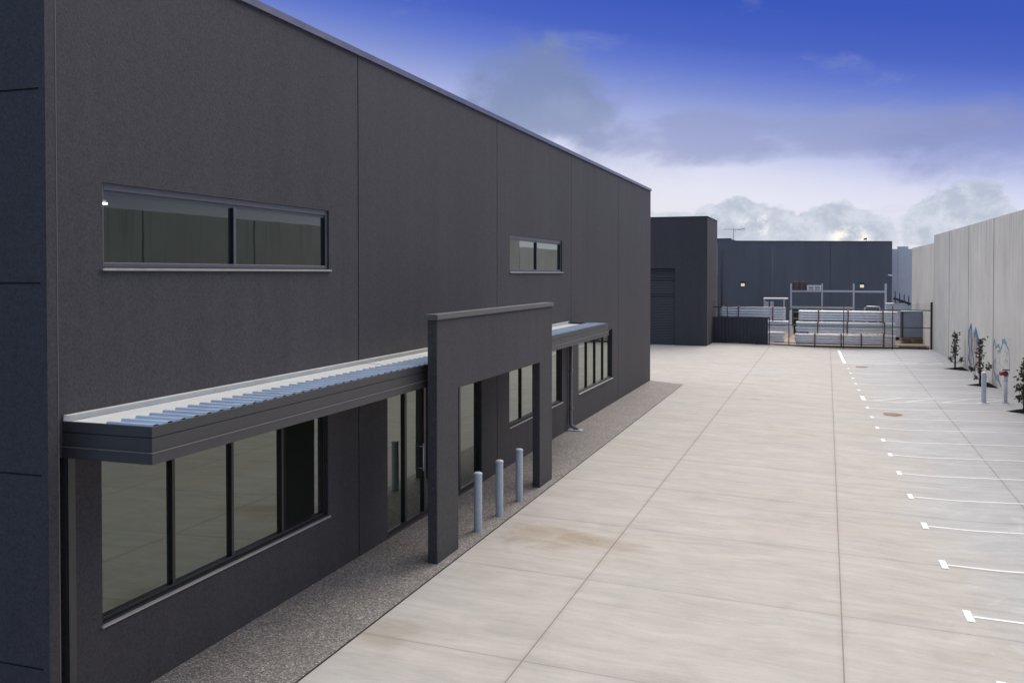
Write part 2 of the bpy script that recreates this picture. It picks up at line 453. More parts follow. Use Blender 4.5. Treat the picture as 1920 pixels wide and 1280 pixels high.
def relief(mb, us, vs, depth, P, back=None):
    """a wall face cut into cells; depth(u,v) gives each cell's recess (None = hole). P(u,v,d) -> point"""
    nu, nv = len(us) - 1, len(vs) - 1
    D = [[depth((us[i] + us[i + 1]) / 2, (vs[j] + vs[j + 1]) / 2) for j in range(nv)] for i in range(nu)]
    HOLE = back
    val = lambda i, j: HOLE if D[i][j] is None else D[i][j]
    for i in range(nu):
        for j in range(nv):
            u0, u1, v0, v1 = us[i], us[i + 1], vs[j], vs[j + 1]
            if D[i][j] is not None:
                d = D[i][j]
                mb.quad(P(u0, v0, d), P(u1, v0, d), P(u1, v1, d), P(u0, v1, d))
            if i + 1 < nu and val(i, j) != val(i + 1, j):
                a, b = val(i, j), val(i + 1, j)
                mb.quad(P(u1, v0, a), P(u1, v1, a), P(u1, v1, b), P(u1, v0, b))
            if j + 1 < nv and val(i, j) != val(i, j + 1):
                a, b = val(i, j), val(i, j + 1)
                mb.quad(P(u0, v1, a), P(u1, v1, a), P(u1, v1, b), P(u0, v1, b))
def cuts(lo, hi, *xs):
    return sorted(set([lo, hi] + [x for x in xs if lo < x < hi]))

# ------------------------------------------------------------------ ground
XE = -5.46
XWALL = -6.965
def valley(y): return 2.15 - 0.0284 * (y - 33.2)
def gz(x, y):
    if x <= XE: return 0.0
    v = valley(y)
    if x <= v: return -0.033 * (x - XE)
    return -0.033 * (v - XE) + 0.022 * (x - v)
def xwall(y): return 6.051 + (60.51 - y) * 0.0245

mb = MB()
R_ = 2500.0
mb.quad((-R_, -R_, -0.75), (R_, -R_, -0.75), (R_, R_, -0.75), (-R_, R_, -0.75))
tag(mb.build('ground', M['earth']), kind='structure')

mb = MB()
ys = [4.0 + 2.0 * i for i in range(29)]           # to y = 60
ys[-1] = 60.9
def strip(x0f, x1f, ya, yb):
    mb.quad((x0f(ya), ya, gz(x0f(ya), ya)), (x1f(ya), ya, gz(x1f(ya), ya)), (x1f(yb), yb, gz(x1f(yb), yb)), (x0f(yb), yb, gz(x0f(yb), yb)))
for a, b in zip(ys, ys[1:]):
    strip(lambda y: XE, valley, a, b)
    strip(valley, lambda y: xwall(y) + 0.05, a, b)
mb.quad((-45, 37.33, 0), (XE, 37.33, 0), (XE, 57.6, 0), (-45, 57.6, 0))
mb.quad((XWALL - 0.1, 57.6, 0), (XE, 57.6, 0), (XE, 60.9, 0), (XWALL - 0.1, 60.9, 0))
yard = tag(mb.build('concrete_yard', M['concrete']), kind='structure')

mb = MB()
mb.quad((XWALL - 0.3, 4.0, -0.012), (XE, 4.0, -0.012), (XE, 37.33, -0.012), (XWALL - 0.3, 37.33, -0.012))
agg = [(XWALL - 0.05, 4.0, 0.006), (XE - 0.02, 4.0, 0.006), (XE - 0.02, 36.9, 0.006), (XE - 0.06, 37.15, 0.006), (XE - 0.16, 37.33, 0.006), (XE - 0.4, 37.46, 0.006), (XWALL - 0.05, 38.22, 0.006)]
mb.quad(*agg)
tag(mb.build('footpath', M['aggregate']), kind='structure')
mb = MB()                                          # dark saw-cut gap between path and slab
mb.box(XE - 0.02, XE + 0.004, 4.0, 36.9, -0.03, 0.0035)
tag(mb.build('footpath_joint', M['black']), kind='structure')

mb = MB()
for a, b in zip([60.9, 66, 72, 78, 84], [66, 72, 78, 84, 90]):
    strip(lambda y: -14.0, lambda y: XE, a, b) if False else None
    mb.quad((-14, a, -0.02), (XE, a, -0.02), (XE, b, -0.02), (-14, b, -0.02))
    for f0, f1 in ((lambda y: XE, valley), (valley, lambda y: xwall(y) + 0.6)):
        mb.quad(*[(f(y), y, gz(f(y), y) - 0.02) for f, y in ((f0, a), (f1, a), (f1, b), (f0, b))])
tag(mb.build('gravel_ground', M['earth']), kind='structure')

mb = MB()                                          # unseen dark ground added to cut bounce light on the walls
mb.quad((-60, -24, -0.03), (60, -24, -0.03), (60, 4.0, -0.03), (XE, 4.0, -0.03), (-60, 4.0, -0.03))
mb.v[:] = [(x, y, -0.33) for x, y, z in mb.v]
mb.quad((-60, 4.0, -0.33), (60, 4.0, -0.33), (60, 4.0, -0.34), (-60, 4.0, -0.34))
tag(mb.build('bounce_blocker', M['bounce_dark']), kind='structure')

# painted parking marks follow the fall of the slab
def ribbon(mb, p0, p1, wid, lift=0.004):
    (x0, y0), (x1, y1) = p0, p1
    d = Vector((x1 - x0, y1 - y0)); L = d.length; d /= L
    nrm = Vector((-d.y, d.x)) * wid / 2
    ts = [0.0, 1.0]
    # split where the line crosses the drain valley
    f = lambda t: (x0 + (x1 - x0) * t) - valley(y0 + (y1 - y0) * t)
    for sgn in (0.0,):
        fa, fb = f(0), f(1)
        if fa * fb < 0:
            t = fa / (fa - fb); ts = [0.0, max(0.001, t - 0.012), min(0.999, t + 0.012), 1.0]
    for a, b in zip(ts, ts[1:]):
        q = []
        for t, s in ((a, -1), (b, -1), (b, 1), (a, 1)):
            px, py = x0 + (x1 - x0) * t + nrm.x * s, y0 + (y1 - y0) * t + nrm.y * s
            q.append((px, py, gz(px, py) + lift))
        mb.quad(*q)
TX = lambda y: 2.22 - 0.0252 * y                  # where the bay lines start
PERP = 0.0262
T_Y = [9.25, 11.6, 13.96, 16.31, 18.70, 21.06, 23.42, 25.72, 27.88, 30.07, 32.2, 34.42, 39.5, 41.7, 43.85, 46.0, 48.2]
for y in T_Y:
    mb = MB()
    x0 = TX(y)
    x1 = xwall(y) - 0.75
    ribbon(mb, (x0 + 0.06, y), (x1, y + (x1 - x0) * PERP), 0.075)
    ribbon(mb, (x0 + 0.23 * PERP, y - 0.23), (x0 - 0.23 * PERP, y + 0.23), 0.105, 0.0065)
    mb.build('parking_line', M['paint'], yard)
mb = MB()
ribbon(mb, (TX(50.9) - 0.05, 50.7), (TX(59.2) - 0.05, 59.3), 0.17, 0.0065)
ribbon(mb, (TX(59.2), 59.2), (4.2, 59.35), 0.12, 0.005)
for k in range(7):
    y0 = 51.1 + k * 1.28
    L = 4.6
    xa = TX(y0) + 0.1
    ribbon(mb, (xa, y0), (min(xa + L, xwall(y0 + 2) - 0.5), min(59.2, y0 + 2.3)) if y0 + 2.3 < 59.2 else (xa + L * (59.2 - y0) / 2.3, 59.2), 0.15)
for k in range(3):
    xa = TX(51) + 1.4 + k * 1.25
    ribbon(mb, (xa, 50.9), (xa + 2.2 if xa + 2.2 < 5.6 else 5.6, 50.9 + 1.1 * min(1, (5.6 - xa) / 2.2)), 0.15)
mb.build('hatched_marking', M['paint'], yard)
mb = MB()
ribbon(mb, (TX(36.4) + 0.02, 36.35), (TX(37.5), 37.65), 0.15, 0.0065)
ribbon(mb, (TX(36.4) + 0.1, 36.42), (5.9, 36.5), 0.09)
ribbon(mb, (TX(37.6) + 0.1, 37.58), (5.9, 37.72), 0.09)
for k in range(4):
    xa = TX(37) + 0.35 + k * 1.15
    ribbon(mb, (xa, 36.5), (xa + 1.0, 37.55), 0.09, 0.005)
mb.build('hatched_marking', M['paint'], yard)

# drain pit lids
def pit(loc, label):
    t = thing('manhole_cover', loc, label, 'manhole cover', 'pit lids in the yard')
    m1 = MB(); m1.tube([(loc[0], loc[1], loc[2] - 0.02), (loc[0], loc[1], loc[2] + 0.012)], 0.27, 32)
    m1.build('lid', M['rust'], t, 0.004)
    m2 = MB()
    for k in range(32):
        a, b = 2 * pi * k / 32, 2 * pi * (k + 1) / 32
        for r0, r1, z in ((0.285, 0.36, 0.008),):
            m2.quad(*[(loc[0] + r * cos(q), loc[1] + r * sin(q), loc[2] + z) for r, q in ((r0, a), (r1, a), (r1, b), (r0, b))])
    m2.build('rim', M['rust'], t)
    m3 = MB()
    for q in range(1):
        a = 0.3
        m3.box(loc[0] + 0.16 * cos(a) - 0.03, loc[0] + 0.16 * cos(a) + 0.03, loc[1] + 0.16 * sin(a) - 0.02, loc[1] + 0.16 * sin(a) + 0.02, loc[2] + 0.0125, loc[2] + 0.017)
    m3.build('grip', M['black'], t)
    return t
pit((2.05, 33.2, gz(2.05, 33.2)), 'rusty round drain cover between bay lines, nearer of the two')
pit((1.62, 49.4, gz(1.62, 49.4)), 'rusty round drain cover next to the corner of the hatched area by the fence')

# ------------------------------------------------------------------ main warehouse
TOP = 7.93
wh = thing('warehouse', (XWALL, 22.0, 0.0), 'long charcoal rendered warehouse with awning and window strips', 'building')
# openings: y0, y1, z0, z1, mullion ys
LOWW = [(7.49, 11.98, 0.90, 2.66, (8.635, 9.735, 10.85)), (20.20, 24.70, 0.90, 2.66, (21.245, 22.38, 23.50)), (26.50, 31.03, 0.90, 2.56, (27.70, 28.80, 29.90))]
UPW = [(7.53, 12.03, 4.53, 5.39, (9.785,)), (20.23, 24.69, 4.51, 5.36, (22.435,))]
DOOR = (13.93, 18.39, 0.02, 2.66, (14.745, 15.56, 17.27))
joints = (12.93, 19.36, 25.64, 32.01)
ops = [(a, b, c_, d) for a, b, c_, d, _ in LOWW + UPW] + [DOOR[:4]]
us = [6.80, 38.21]; vs = [-0.3, TOP]
for o_ in ops: us += [o_[0], o_[1]]; vs += [o_[2], o_[3]]
for j in joints: us += [j - 0.014, j + 0.014]
us += [6.93, 7.02]; vs += [2.70]
us = sorted(set(us)); vs = sorted(set(vs))
REV = 0.24
def wdepth(u, v):
    for o_ in ops:
        if o_[0] < u < o_[1] and o_[2] < v < o_[3]: return None
    for j in joints:
        if abs(u - j) < 0.014: return 0.03
    if 6.93 < u < 7.02 and v < 2.7: return 0.16
    return 0.0
mb = MB()
relief(mb, us, vs, wdepth, lambda u, v, d: (XWALL - d, u, v), REV)
mb.quad((XWALL, 6.80, TOP), (XWALL, 38.21, TOP), (XWALL - 0.25, 38.21, TOP), (XWALL - 0.25, 6.80, TOP))
mb.quad((XWALL, 38.21, -0.3), (XWALL, 38.21, TOP), (XWALL - 0.25, 38.21, TOP), (XWALL - 0.25, 38.21, -0.3))
mb.box(XWALL - 30, XWALL - 0.25, 37.96, 38.212, -0.3, TOP)          # far end wall
wall_o = mb.build('wall', M['wall'], wh)
mb = MB(); mb.box(XWALL - 30, XWALL - 0.26, 7.0, 37.95, -0.2, 7.4)
mb.build('roof', M['galv'], wh)
# blade wall at the near end with rusticated joints
mb = MB()
wz = (0.775, 2.587, 4.376, 6.172)
vsw = [-0.3, TOP + 0.12]
for z in wz: vsw += [z - 0.011, z + 0.011]
usw = [-40.0, -6.895, -6.82]
relief(mb, sorted(usw), sorted(vsw), lambda u, v: 0.022 if (u < -6.895 and min(abs(v - z) for z in wz) < 0.011) else 0.0, lambda u, v, d: (u, 6.672 + d, v))
mb.quad((-6.82, 6.672, -0.3), (-6.82, 6.79, -0.3), (-6.82, 6.79, TOP + 0.12), (-6.82, 6.672, TOP + 0.12))
mb.quad((-40, 6.672, TOP + 0.12), (-6.82, 6.672, TOP + 0.12), (-6.82, 6.79, TOP + 0.12), (-40, 6.79, TOP + 0.12))
mb.quad((-40, 6.79, -0.3), (-6.82, 6.79, -0.3), (-6.82, 6.79, TOP + 0.12), (-40, 6.79, TOP + 0.12))
mb.build('blade_wall', M['wall'], wh)
mb = MB(); mb.box(-6.93, -6.818, 6.7905, 6.803, -0.3, TOP)
mb.build('edge_trim', M['cap_dark'], wh)
mb = MB()
mb.box(XWALL - 0.30, XWALL + 0.035, 6.80, 38.25, TOP + 0.003, TOP + 0.035)
mb.box(XWALL + 0.012, XWALL + 0.035, 6.80, 38.25, TOP - 0.060, TOP + 0.002)
mb.box(XWALL - 30, XWALL + 0.035, 38.225, 38.25, TOP - 0.060, TOP + 0.002)
mb.build('capping', M['capping'], wh)

def window(y0, y1, z0, z1, mull, fm, upper):
    fr = MB()
    xf0, xf1 = XWALL - 0.15, XWALL - 0.045          # frame depth
    t = 0.05
    if upper: xf0, xf1 = XWALL - 0.14, XWALL - 0.03
    shade_bars = []
    if upper:
        for m_ in list(mull) + [y1 - 0.026]: ib = MB(); shade_bars.append(ib); ib.box(xf0 + 0.02, xf1 - 0.012, m_ - 0.027, m_ + 0.024, z0 + t, z1 - 0.112)  # black bars: shade on the mullion and jamb sides painted in
    fr.box(xf0, xf1, y0, y0 + t, z0, z1); fr.box(xf0, xf1, y1 - t, y1, z0, z1)
    if upper:
        fr.box(xf0, xf1, y0 + t, y1 - t, z1 - 0.07, z1); fr.box(xf0, xf1 - 0.03, y0 + t, y1 - t, z1 - 0.11, z1 - 0.07)
    else:
        fr.box(xf0, xf1, y0 + t, y1 - t, z1 - t, z1)
    fr.box(xf0, xf1, y0 + t, y1 - t, z0, z0 + t)
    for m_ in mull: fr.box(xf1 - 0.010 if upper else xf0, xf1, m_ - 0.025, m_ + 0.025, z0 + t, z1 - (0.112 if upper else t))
    name = 'window'
    wo_ = fr.build(name, fm, wh, 0.004)
    for ib in shade_bars: ib.build('shade_bar', M['frame'], wo_)
    edges = [y0] + list(mull) + [y1]
    for a, b in zip(edges, edges[1:]):
        pm = MB(); xp = xf1 - 0.042
        pm.box(xp - 0.012, xp, a + 0.03, b - 0.03, z0 + 0.03, z1 - 0.03)
        pm.build('pane', M['glass_far' if y0 > 19 else 'glass_clear' if upper else 'glass'], wo_)
    sm_ = MB()
    sm_.quad((xf0, y0 + 0.002, z0 - 0.004 + 0.012), (xf0, y1 - 0.002, z0 + 0.008), (XWALL + 0.03, y1 - 0.002, z0 - 0.012), (XWALL + 0.03, y0 + 0.002, z0 - 0.012))
    sm_.box(XWALL + 0.002, XWALL + 0.032, y0 - 0.03, y1 + 0.03, z0 - 0.034, z0 - 0.012)
    sm_.build('sill', M['sill'], wo_)
    return wo_
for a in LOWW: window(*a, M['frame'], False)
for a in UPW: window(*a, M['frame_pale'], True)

lt = thing('wall_light', (XWALL - 0.05, 7.60, 5.17), 'tiny glowing stand-in for an indoor lamp at the upper left corner of the wide upper window', 'wall light')  # glow added on the jamb in place of a lamp inside
mb = MB(); mb.box(XWALL - 0.029, XWALL + 0.002, 7.535, 7.58, 5.19, 5.21); mb.build('housing', M['galv'], lt)  # added box holding the stand-in glow
mb = MB(); mb.box(XWALL - 0.028, XWALL + 0.001, 7.537, 7.60, 5.168, 5.1895); mb.build('lens', M['lamp_white'], lt)

# glazed entry doors
y0, y1, z0, z1, mull = DOOR
fr = MB(); xf0, xf1 = XWALL - 0.14, XWALL - 0.05
for a in (y0, y1 - 0.06): fr.box(xf0, xf1, a, a + 0.06, z0, z1)
fr.box(xf0, xf1, y0 + 0.06, y1 - 0.06, z1 - 0.06, z1)
fr.box(xf0, xf1, y0 + 0.06, y1 - 0.06, z0, z0 + 0.07)
for m_ in mull: fr.box(xf0, xf1, m_ - 0.045, m_ + 0.045, z0 + 0.07, z1 - 0.06)
dr = fr.build('entrance_door', M['frame'], wh, 0.004)
ed = [y0] + list(mull) + [y1]
for a, b in zip(ed, ed[1:]):
    pm = MB(); pm.box(XWALL - 0.104, XWALL - 0.092, a + 0.03, b - 0.03, z0 + 0.05, z1 - 0.04)
    pm.build('pane', M['glass'], dr)
for hy in (15.42, 16.05):
    hm = MB()
    hm.tube([(XWALL - 0.02, hy, 0.85), (XWALL - 0.02, hy, 1.35)], 0.014, 10)
    for hz in (0.90, 1.30): hm.tube([(XWALL - 0.165, hy, hz), (XWALL - 0.02, hy, hz)], 0.009, 8)
    hm.build('handle', M['galv'], dr)

# awning running the length of the office front, behind the portal
AX = -5.915
aw = bpy.data.objects.new('awning', None); COL.objects.link(aw); aw.parent = wh; aw.location = Vector((XWALL, 7.0, 2.7)) - world_loc(wh)
YA0, YA1 = 6.99, 25.83
fa = MB()
def fascia(x_out, z0, z1, th=0.03):
    fa.box(x_out - th, x_out, YA0 - (x_out - AX), YA1 + (x_out - AX), z0, z1)
    fa.box(XWALL + 0.002, x_out - th, YA0 - (x_out - AX), YA0 - (x_out - AX) + th, z0, z1)
    fa.box(XWALL + 0.002, x_out - th, YA1 + (x_out - AX) - th, YA1 + (x_out - AX), z0, z1)
fascia(AX, 2.945, 3.045)
fascia(AX - 0.012, 2.935, 2.945)
fascia(AX, 2.805, 2.935)
fascia(AX + 0.014, 2.695, 2.797)
fa.box(XWALL + 0.01, AX - 0.035, YA0 + 0.04, YA1 - 0.04, 2.70, 2.715)   # soffit
fa.build('fascia', M['trim'], aw, 0.003)
fa = MB()
fascia(AX + 0.018, 2.797, 2.805)
fa.build('drip_edge', M['trim_edge'], aw)
# ribbed sheet
rs = MB()
yy = YA0 + 0.05; prof = []
while yy < YA1 - 0.2:
    prof += [(yy, 0.0), (yy + 0.014, 0.034), (yy + 0.060, 0.033), (yy + 0.120, 0.010), (yy + 0.190, 0.0)]
    yy += 0.197
xin, xou = XWALL + 0.47, AX - 0.032
zi, zo = 3.022, 3.022
for (a, ha), (b, hb) in zip(prof, prof[1:]):
    rs.quad((xin, a, zi + ha), (xou, a, zo + ha), (xou, b, zo + hb), (xin, b, zi + hb))
    rs.quad((xin, a, zi - 0.01), (xin, b, zi - 0.01), (xin, b, zi + hb), (xin, a, zi + ha))
rs.build('roof_sheet', M['roof'], aw)
fl = MB()
fl.box(XWALL + 0.003, XWALL + 0.012, YA0 + 0.005, 25.30, 3.035, 3.095)
fl.box(XWALL + 0.003, XWALL + 0.055, YA0 + 0.005, 25.30, 3.096, 3.102)
fl.quad((XWALL + 0.012, YA0 + 0.03, 3.034), (xin + 0.03, YA0 + 0.03, 3.027), (xin + 0.03, 25.28, 3.027), (XWALL + 0.012, 25.28, 3.034))
for k in range(1, 3):
    yk = YA0 + k * 6.1
    fl.box(XWALL + 0.013, XWALL + 0.30, yk, yk + 0.012, 3.034, 3.040)
fl.build('flashing', M['white_metal'], aw)

# downpipes
dp = MB()
dp.box(XWALL + 0.004, XWALL + 0.03, 7.025, 7.115, 0.0, 2.69)
dp.build('downpipe', M['trim'], wh)
dp = MB()
dp.tube([(XWALL + 0.07, 25.36, 2.69), (XWALL + 0.07, 25.36, 0.20), (XWALL + 0.10, 25.36, 0.12), (XWALL + 0.30, 25.30, 0.035)], 0.05, 14)
for z in (0.6, 1.7, 2.5): dp.box(XWALL + 0.002, XWALL + 0.13, 25.30, 25.42, z, z + 0.03)
dpo = dp.build('downpipe', M['trim_edge'], wh)
sh = MB(); sh.box(XWALL + 0.02, XWALL + 0.42, 25.16, 25.44, 0.007, 0.035)
sh.build('splash_block', M['galv'], dpo, 0.006)

# ------------------------------------------------------------------ free-standing portal
pt = thing('entrance_portal', (-5.72, 16.1, 0.0), 'tall charcoal portal frame standing on pebble path before the entry', 'portal')
PX0, PX1 = -5.80, -5.64
mb = MB()
for y_a, y_b in ((12.96, 13.80), (18.36, 19.20)):
    mb.box(PX0, PX1, y_a, y_b, -0.1, 2.615)
mb.box(PX0, PX1, 12.96, 19.20, 2.615, 3.75)
bm = bmesh.new()
pts = [(12.96, -0.1), (13.83, -0.1), (13.83, 2.615), (18.30, 2.615), (18.30, -0.1), (19.20, -0.1), (19.20, 3.75), (12.96, 3.75)]
mb = MB()
n0 = [(PX0, y, z) for y, z in pts]; n1_ = [(PX1, y, z) for y, z in pts]
mb.quad(*n0); mb.quad(*n1_)
for k in range(8): mb.quad(n0[k], n0[(k + 1) % 8], n1_[(k + 1) % 8], n1_[k])
bm.free()
pbody = mb.build('frame', M['wall'], pt)
bm = bmesh.new(); bm.from_mesh(pbody.data); bmesh.ops.remove_doubles(bm, verts=bm.verts, dist=0.0005); bmesh.ops.recalc_face_normals(bm, faces=bm.faces); bm.to_mesh(pbody.data); bm.free()
md = pbody.modifiers.new('bevel', 'BEVEL'); md.width = 0.012; md.segments = 2
mb = MB(); mb.box(PX0 - 0.03, PX1 + 0.025, 12.92, 19.24, 3.753, 3.838)
mb.box(PX1 + 0.026, PX1 + 0.032, 12.92, 19.24, 3.765, 3.80)
mb.build('capping', M['cap_dark'], pt, 0.006)

# ------------------------------------------------------------------ bollards
def bollard(loc, r, h, label, group, dome=True):
    t = thing('bollard', loc, label, 'bollard', group)
    x, y, z = loc
    b_ = MB(); b_.tube([(x, y, z - 0.02), (x, y, z + h - 0.05)], r, 28, cap=False)
    b_.build('post', M['bollard'], t)
    c_ = MB()
    c_.tube([(x, y, z + h - 0.05), (x, y, z + h - 0.045), (x, y, z + h - 0.020), (x, y, z + h - 0.005), (x, y, z + h)], [r + 0.004, r + 0.006, r + 0.004, r * 0.75, r * 0.3], 28)
    c_.build('cap', M['white' if not dome else 'bollard'], t)
    return t
b0 = bollard((-5.71, 14.89, 0.0), 0.072, 1.03, 'pale blue grey steel bollard nearest the near leg of the portal', 'bollards in the portal opening')
dup(b0, (-5.71, 15.99, 0.0), 'pale blue grey steel bollard standing in the middle of the three under the portal')
dup(b0, (-5.71, 17.15, 0.0), 'pale blue grey steel bollard nearest the far leg of the portal')
bollard((5.356, 36.84, gz(5.356, 36.84)), 0.082, 1.10, 'lone grey bollard with white cap in front of the hydrant standpipe', None, False)

# ------------------------------------------------------------------ hydrant standpipe
hx, hy = 6.055, 36.82; hz = gz(hx, hy)
t = thing('fire_hydrant', (hx, hy, hz), 'grey standpipe hydrant with red valve beside the concrete wall', 'hydrant')
b_ = MB(); b_.tube([(hx, hy, hz), (hx, hy, hz + 0.96)], 0.060, 20)
b_.tube([(hx, hy, hz + 0.80), (hx, hy, hz + 0.86)], 0.078, 20)
b_.tube([(hx, hy, hz), (hx, hy, hz + 0.025)], 0.11, 20)
b_.build('pipe', M['galv'], t)
b_ = MB(); b_.tube([(hx + 0.05, hy, hz + 1.04), (hx - 0.10, hy - 0.02, hz + 1.06), (hx - 0.20, hy - 0.04, hz + 1.03)], [0.085, 0.075, 0.065], 16)
b_.tube([(hx, hy, hz + 0.965), (hx, hy, hz + 1.12)], [0.07, 0.05], 16)
b_.build('valve', M['red'], t)
b_ = MB(); b_.tube([(hx, hy, hz + 1.12), (hx, hy, hz + 1.165)], 0.018, 10)
b_.tube([(hx, hy, hz + 1.165), (hx, hy, hz + 1.195)], 0.125, 20)
b_.build('handwheel', M['fence'], t)

# ------------------------------------------------------------------ boundary walls on the right
WD = Vector((-0.0245, 1.0, 0)).normalized()
def wall_seg(name, ya, yb, top, joints_, label, off=0.0, th=0.18):
    t = thing(name, (xwall((ya + yb) / 2) + off, (ya + yb) / 2, -0.15), label, 'wall')
    us_ = [ya, yb]
    for j in joints_:
        if ya < j < yb: us_ += [j - 0.025, j + 0.025]
    mb = MB()
    relief(mb, sorted(us_), [-0.6, top], lambda u, v: 0.06 if any(abs(u - j) < 0.0249 for j in joints_) else 0.0, lambda u, v, d: (xwall(u) + off + d, u, v))
    for a, b in ((ya, ya), (yb, yb)):
        mb.quad((xwall(a) + off, a, -0.6), (xwall(a) + off + th, a, -0.6), (xwall(a) + off + th, a, top), (xwall(a) + off, a, top))
    mb.quad((xwall(ya) + off, ya, top), (xwall(yb) + off, yb, top), (xwall(yb) + off + th, yb, top), (xwall(ya) + off + th, ya, top))
    mb.quad((xwall(ya) + off + th, ya, -0.6), (xwall(yb) + off + th, yb, -0.6), (xwall(yb) + off + th, yb, top), (xwall(ya) + off + th, ya, top))
    mb.build('panel', M['tilt'], t)
    return t
WJ = [54.45 - 6.0 * k for k in range(14)]
wall_seg('boundary_wall', -24.0, 36.44, 6.50, WJ, 'near run of pale precast concrete wall stepping lower towards the camera')
bw = wall_seg('boundary_wall', 36.455, 60.5, 6.74, WJ, 'tall pale precast concrete wall with graffiti along the parking bays')
wall_seg('boundary_wall', 60.52, 72.7, 6.28, [66.4], 'lower pale concrete wall stepping down behind the fence', 0.06)

# sprayed tags on the boundary wall, flat paint strokes
def spray(strokes, mat, lift):
    mb = MB()
    for pts_, wd in strokes:
        for (a, za), (b, zb) in zip(pts_, pts_[1:]):
            d = Vector((b - a, zb - za)); L = max(d.length, 1e-4); d /= L
            n_ = Vector((-d.y, d.x)) * wd / 2; e_ = d * wd * 0.25
            q = [(a - e_.x - n_.x, za - e_.y - n_.y), (b + e_.x - n_.x, zb + e_.y - n_.y), (b + e_.x + n_.x, zb + e_.y + n_.y), (a - e_.x + n_.x, za - e_.y + n_.y)]
            mb.quad(*[(xwall(u) - lift, u, v) for u, v in q]); lift += 0.00012
    return mb.build('graffiti', mat, bw)
rnd = random.Random(3)
spray([([(47.9, 1.55), (47.7, 0.7)], 0.55), ([(47.2, 1.6), (47.0, 0.2)], 0.55), ([(46.5, 1.5), (46.2, 0.25)], 0.55), ([(45.7, 1.4), (45.4, 0.0)], 0.5)], M['spray_peach'], 0.004)
spray([([(48.2, 1.7), (48.25, 1.2), (48.0, 0.9), (48.2, 0.45), (47.7, 0.2)], 0.22), ([(48.2, 1.7), (47.6, 2.05), (47.4, 1.75)], 0.20), ([(47.3, 1.4), (47.35, 0.95), (47.1, 0.7)], 0.16),
       ([(46.6, 1.65), (46.4, 1.9), (45.8, 1.55), (45.5, 0.95)], 0.24), ([(46.9, 0.6), (46.6, 0.1), (46.2, 0.35)], 0.20), ([(45.6, 0.9), (45.1, 0.7)], 0.14)], M['spray_blue'], 0.008)
spray([([(47.9, 1.85), (47.5, 1.35), (47.6, 0.8)], 0.10), ([(46.9, 1.85), (46.6, 1.3), (46.75, 0.9), (46.3, 0.8)], 0.12), ([(47.9, 0.6), (47.5, 0.15)], 0.12), ([(46.0, 1.75), (45.9, 1.2)], 0.10)], M['spray_teal'], 0.012)
spray([([(47.5, 1.95), (47.3, 1.2), (47.5, 0.35)], 0.07), ([(46.2, 1.7), (46.0, 0.6), (45.7, 0.1), (45.3, -0.05)], 0.09), ([(46.9, 0.5), (46.4, -0.02)], 0.08)], M['spray_violet'], 0.015)
spray([([(42.3, 1.55), (42.1, 1.75), (41.8, 1.45), (41.3, 1.6), (40.9, 1.42), (40.5, 1.72), (40.1, 1.88), (39.7, 1.66), (39.4, 1.55)], 0.10), ([(40.6, 1.78), (40.2, 1.84), (39.8, 1.72)], 0.16)], M['spray_teal'], 0.004)
spray([([(42.35, 1.5), (42.4, 1.2), (42.38, 0.95)], 0.09), ([(42.35, 0.85), (42.2, 0.45), (41.8, 0.25), (41.2, 0.15), (40.7, -0.02)], 0.06), ([(39.35, 1.5), (39.2, 1.1), (39.25, 0.75), (39.4, 0.5)], 0.035)], M['spray_blue'], 0.008)
drips = []
for k in range(26):
    u, v = rnd.uniform(39.5, 42.0), rnd.uniform(0.35, 1.6)
    drips.append(([(u, v), (u + rnd.uniform(-0.12, 0.12), v + rnd.uniform(-0.16, 0.05))], rnd.uniform(0.02, 0.05)))
drips += [([(41.6, 0.35), (41.2, 0.28), (41.0, 0.10), (40.7, 0.02)], 0.06), ([(41.5, 1.25), (41.2, 1.4), (40.9, 1.3)], 0.04)]
spray(drips, M['spray_violet'], 0.011)

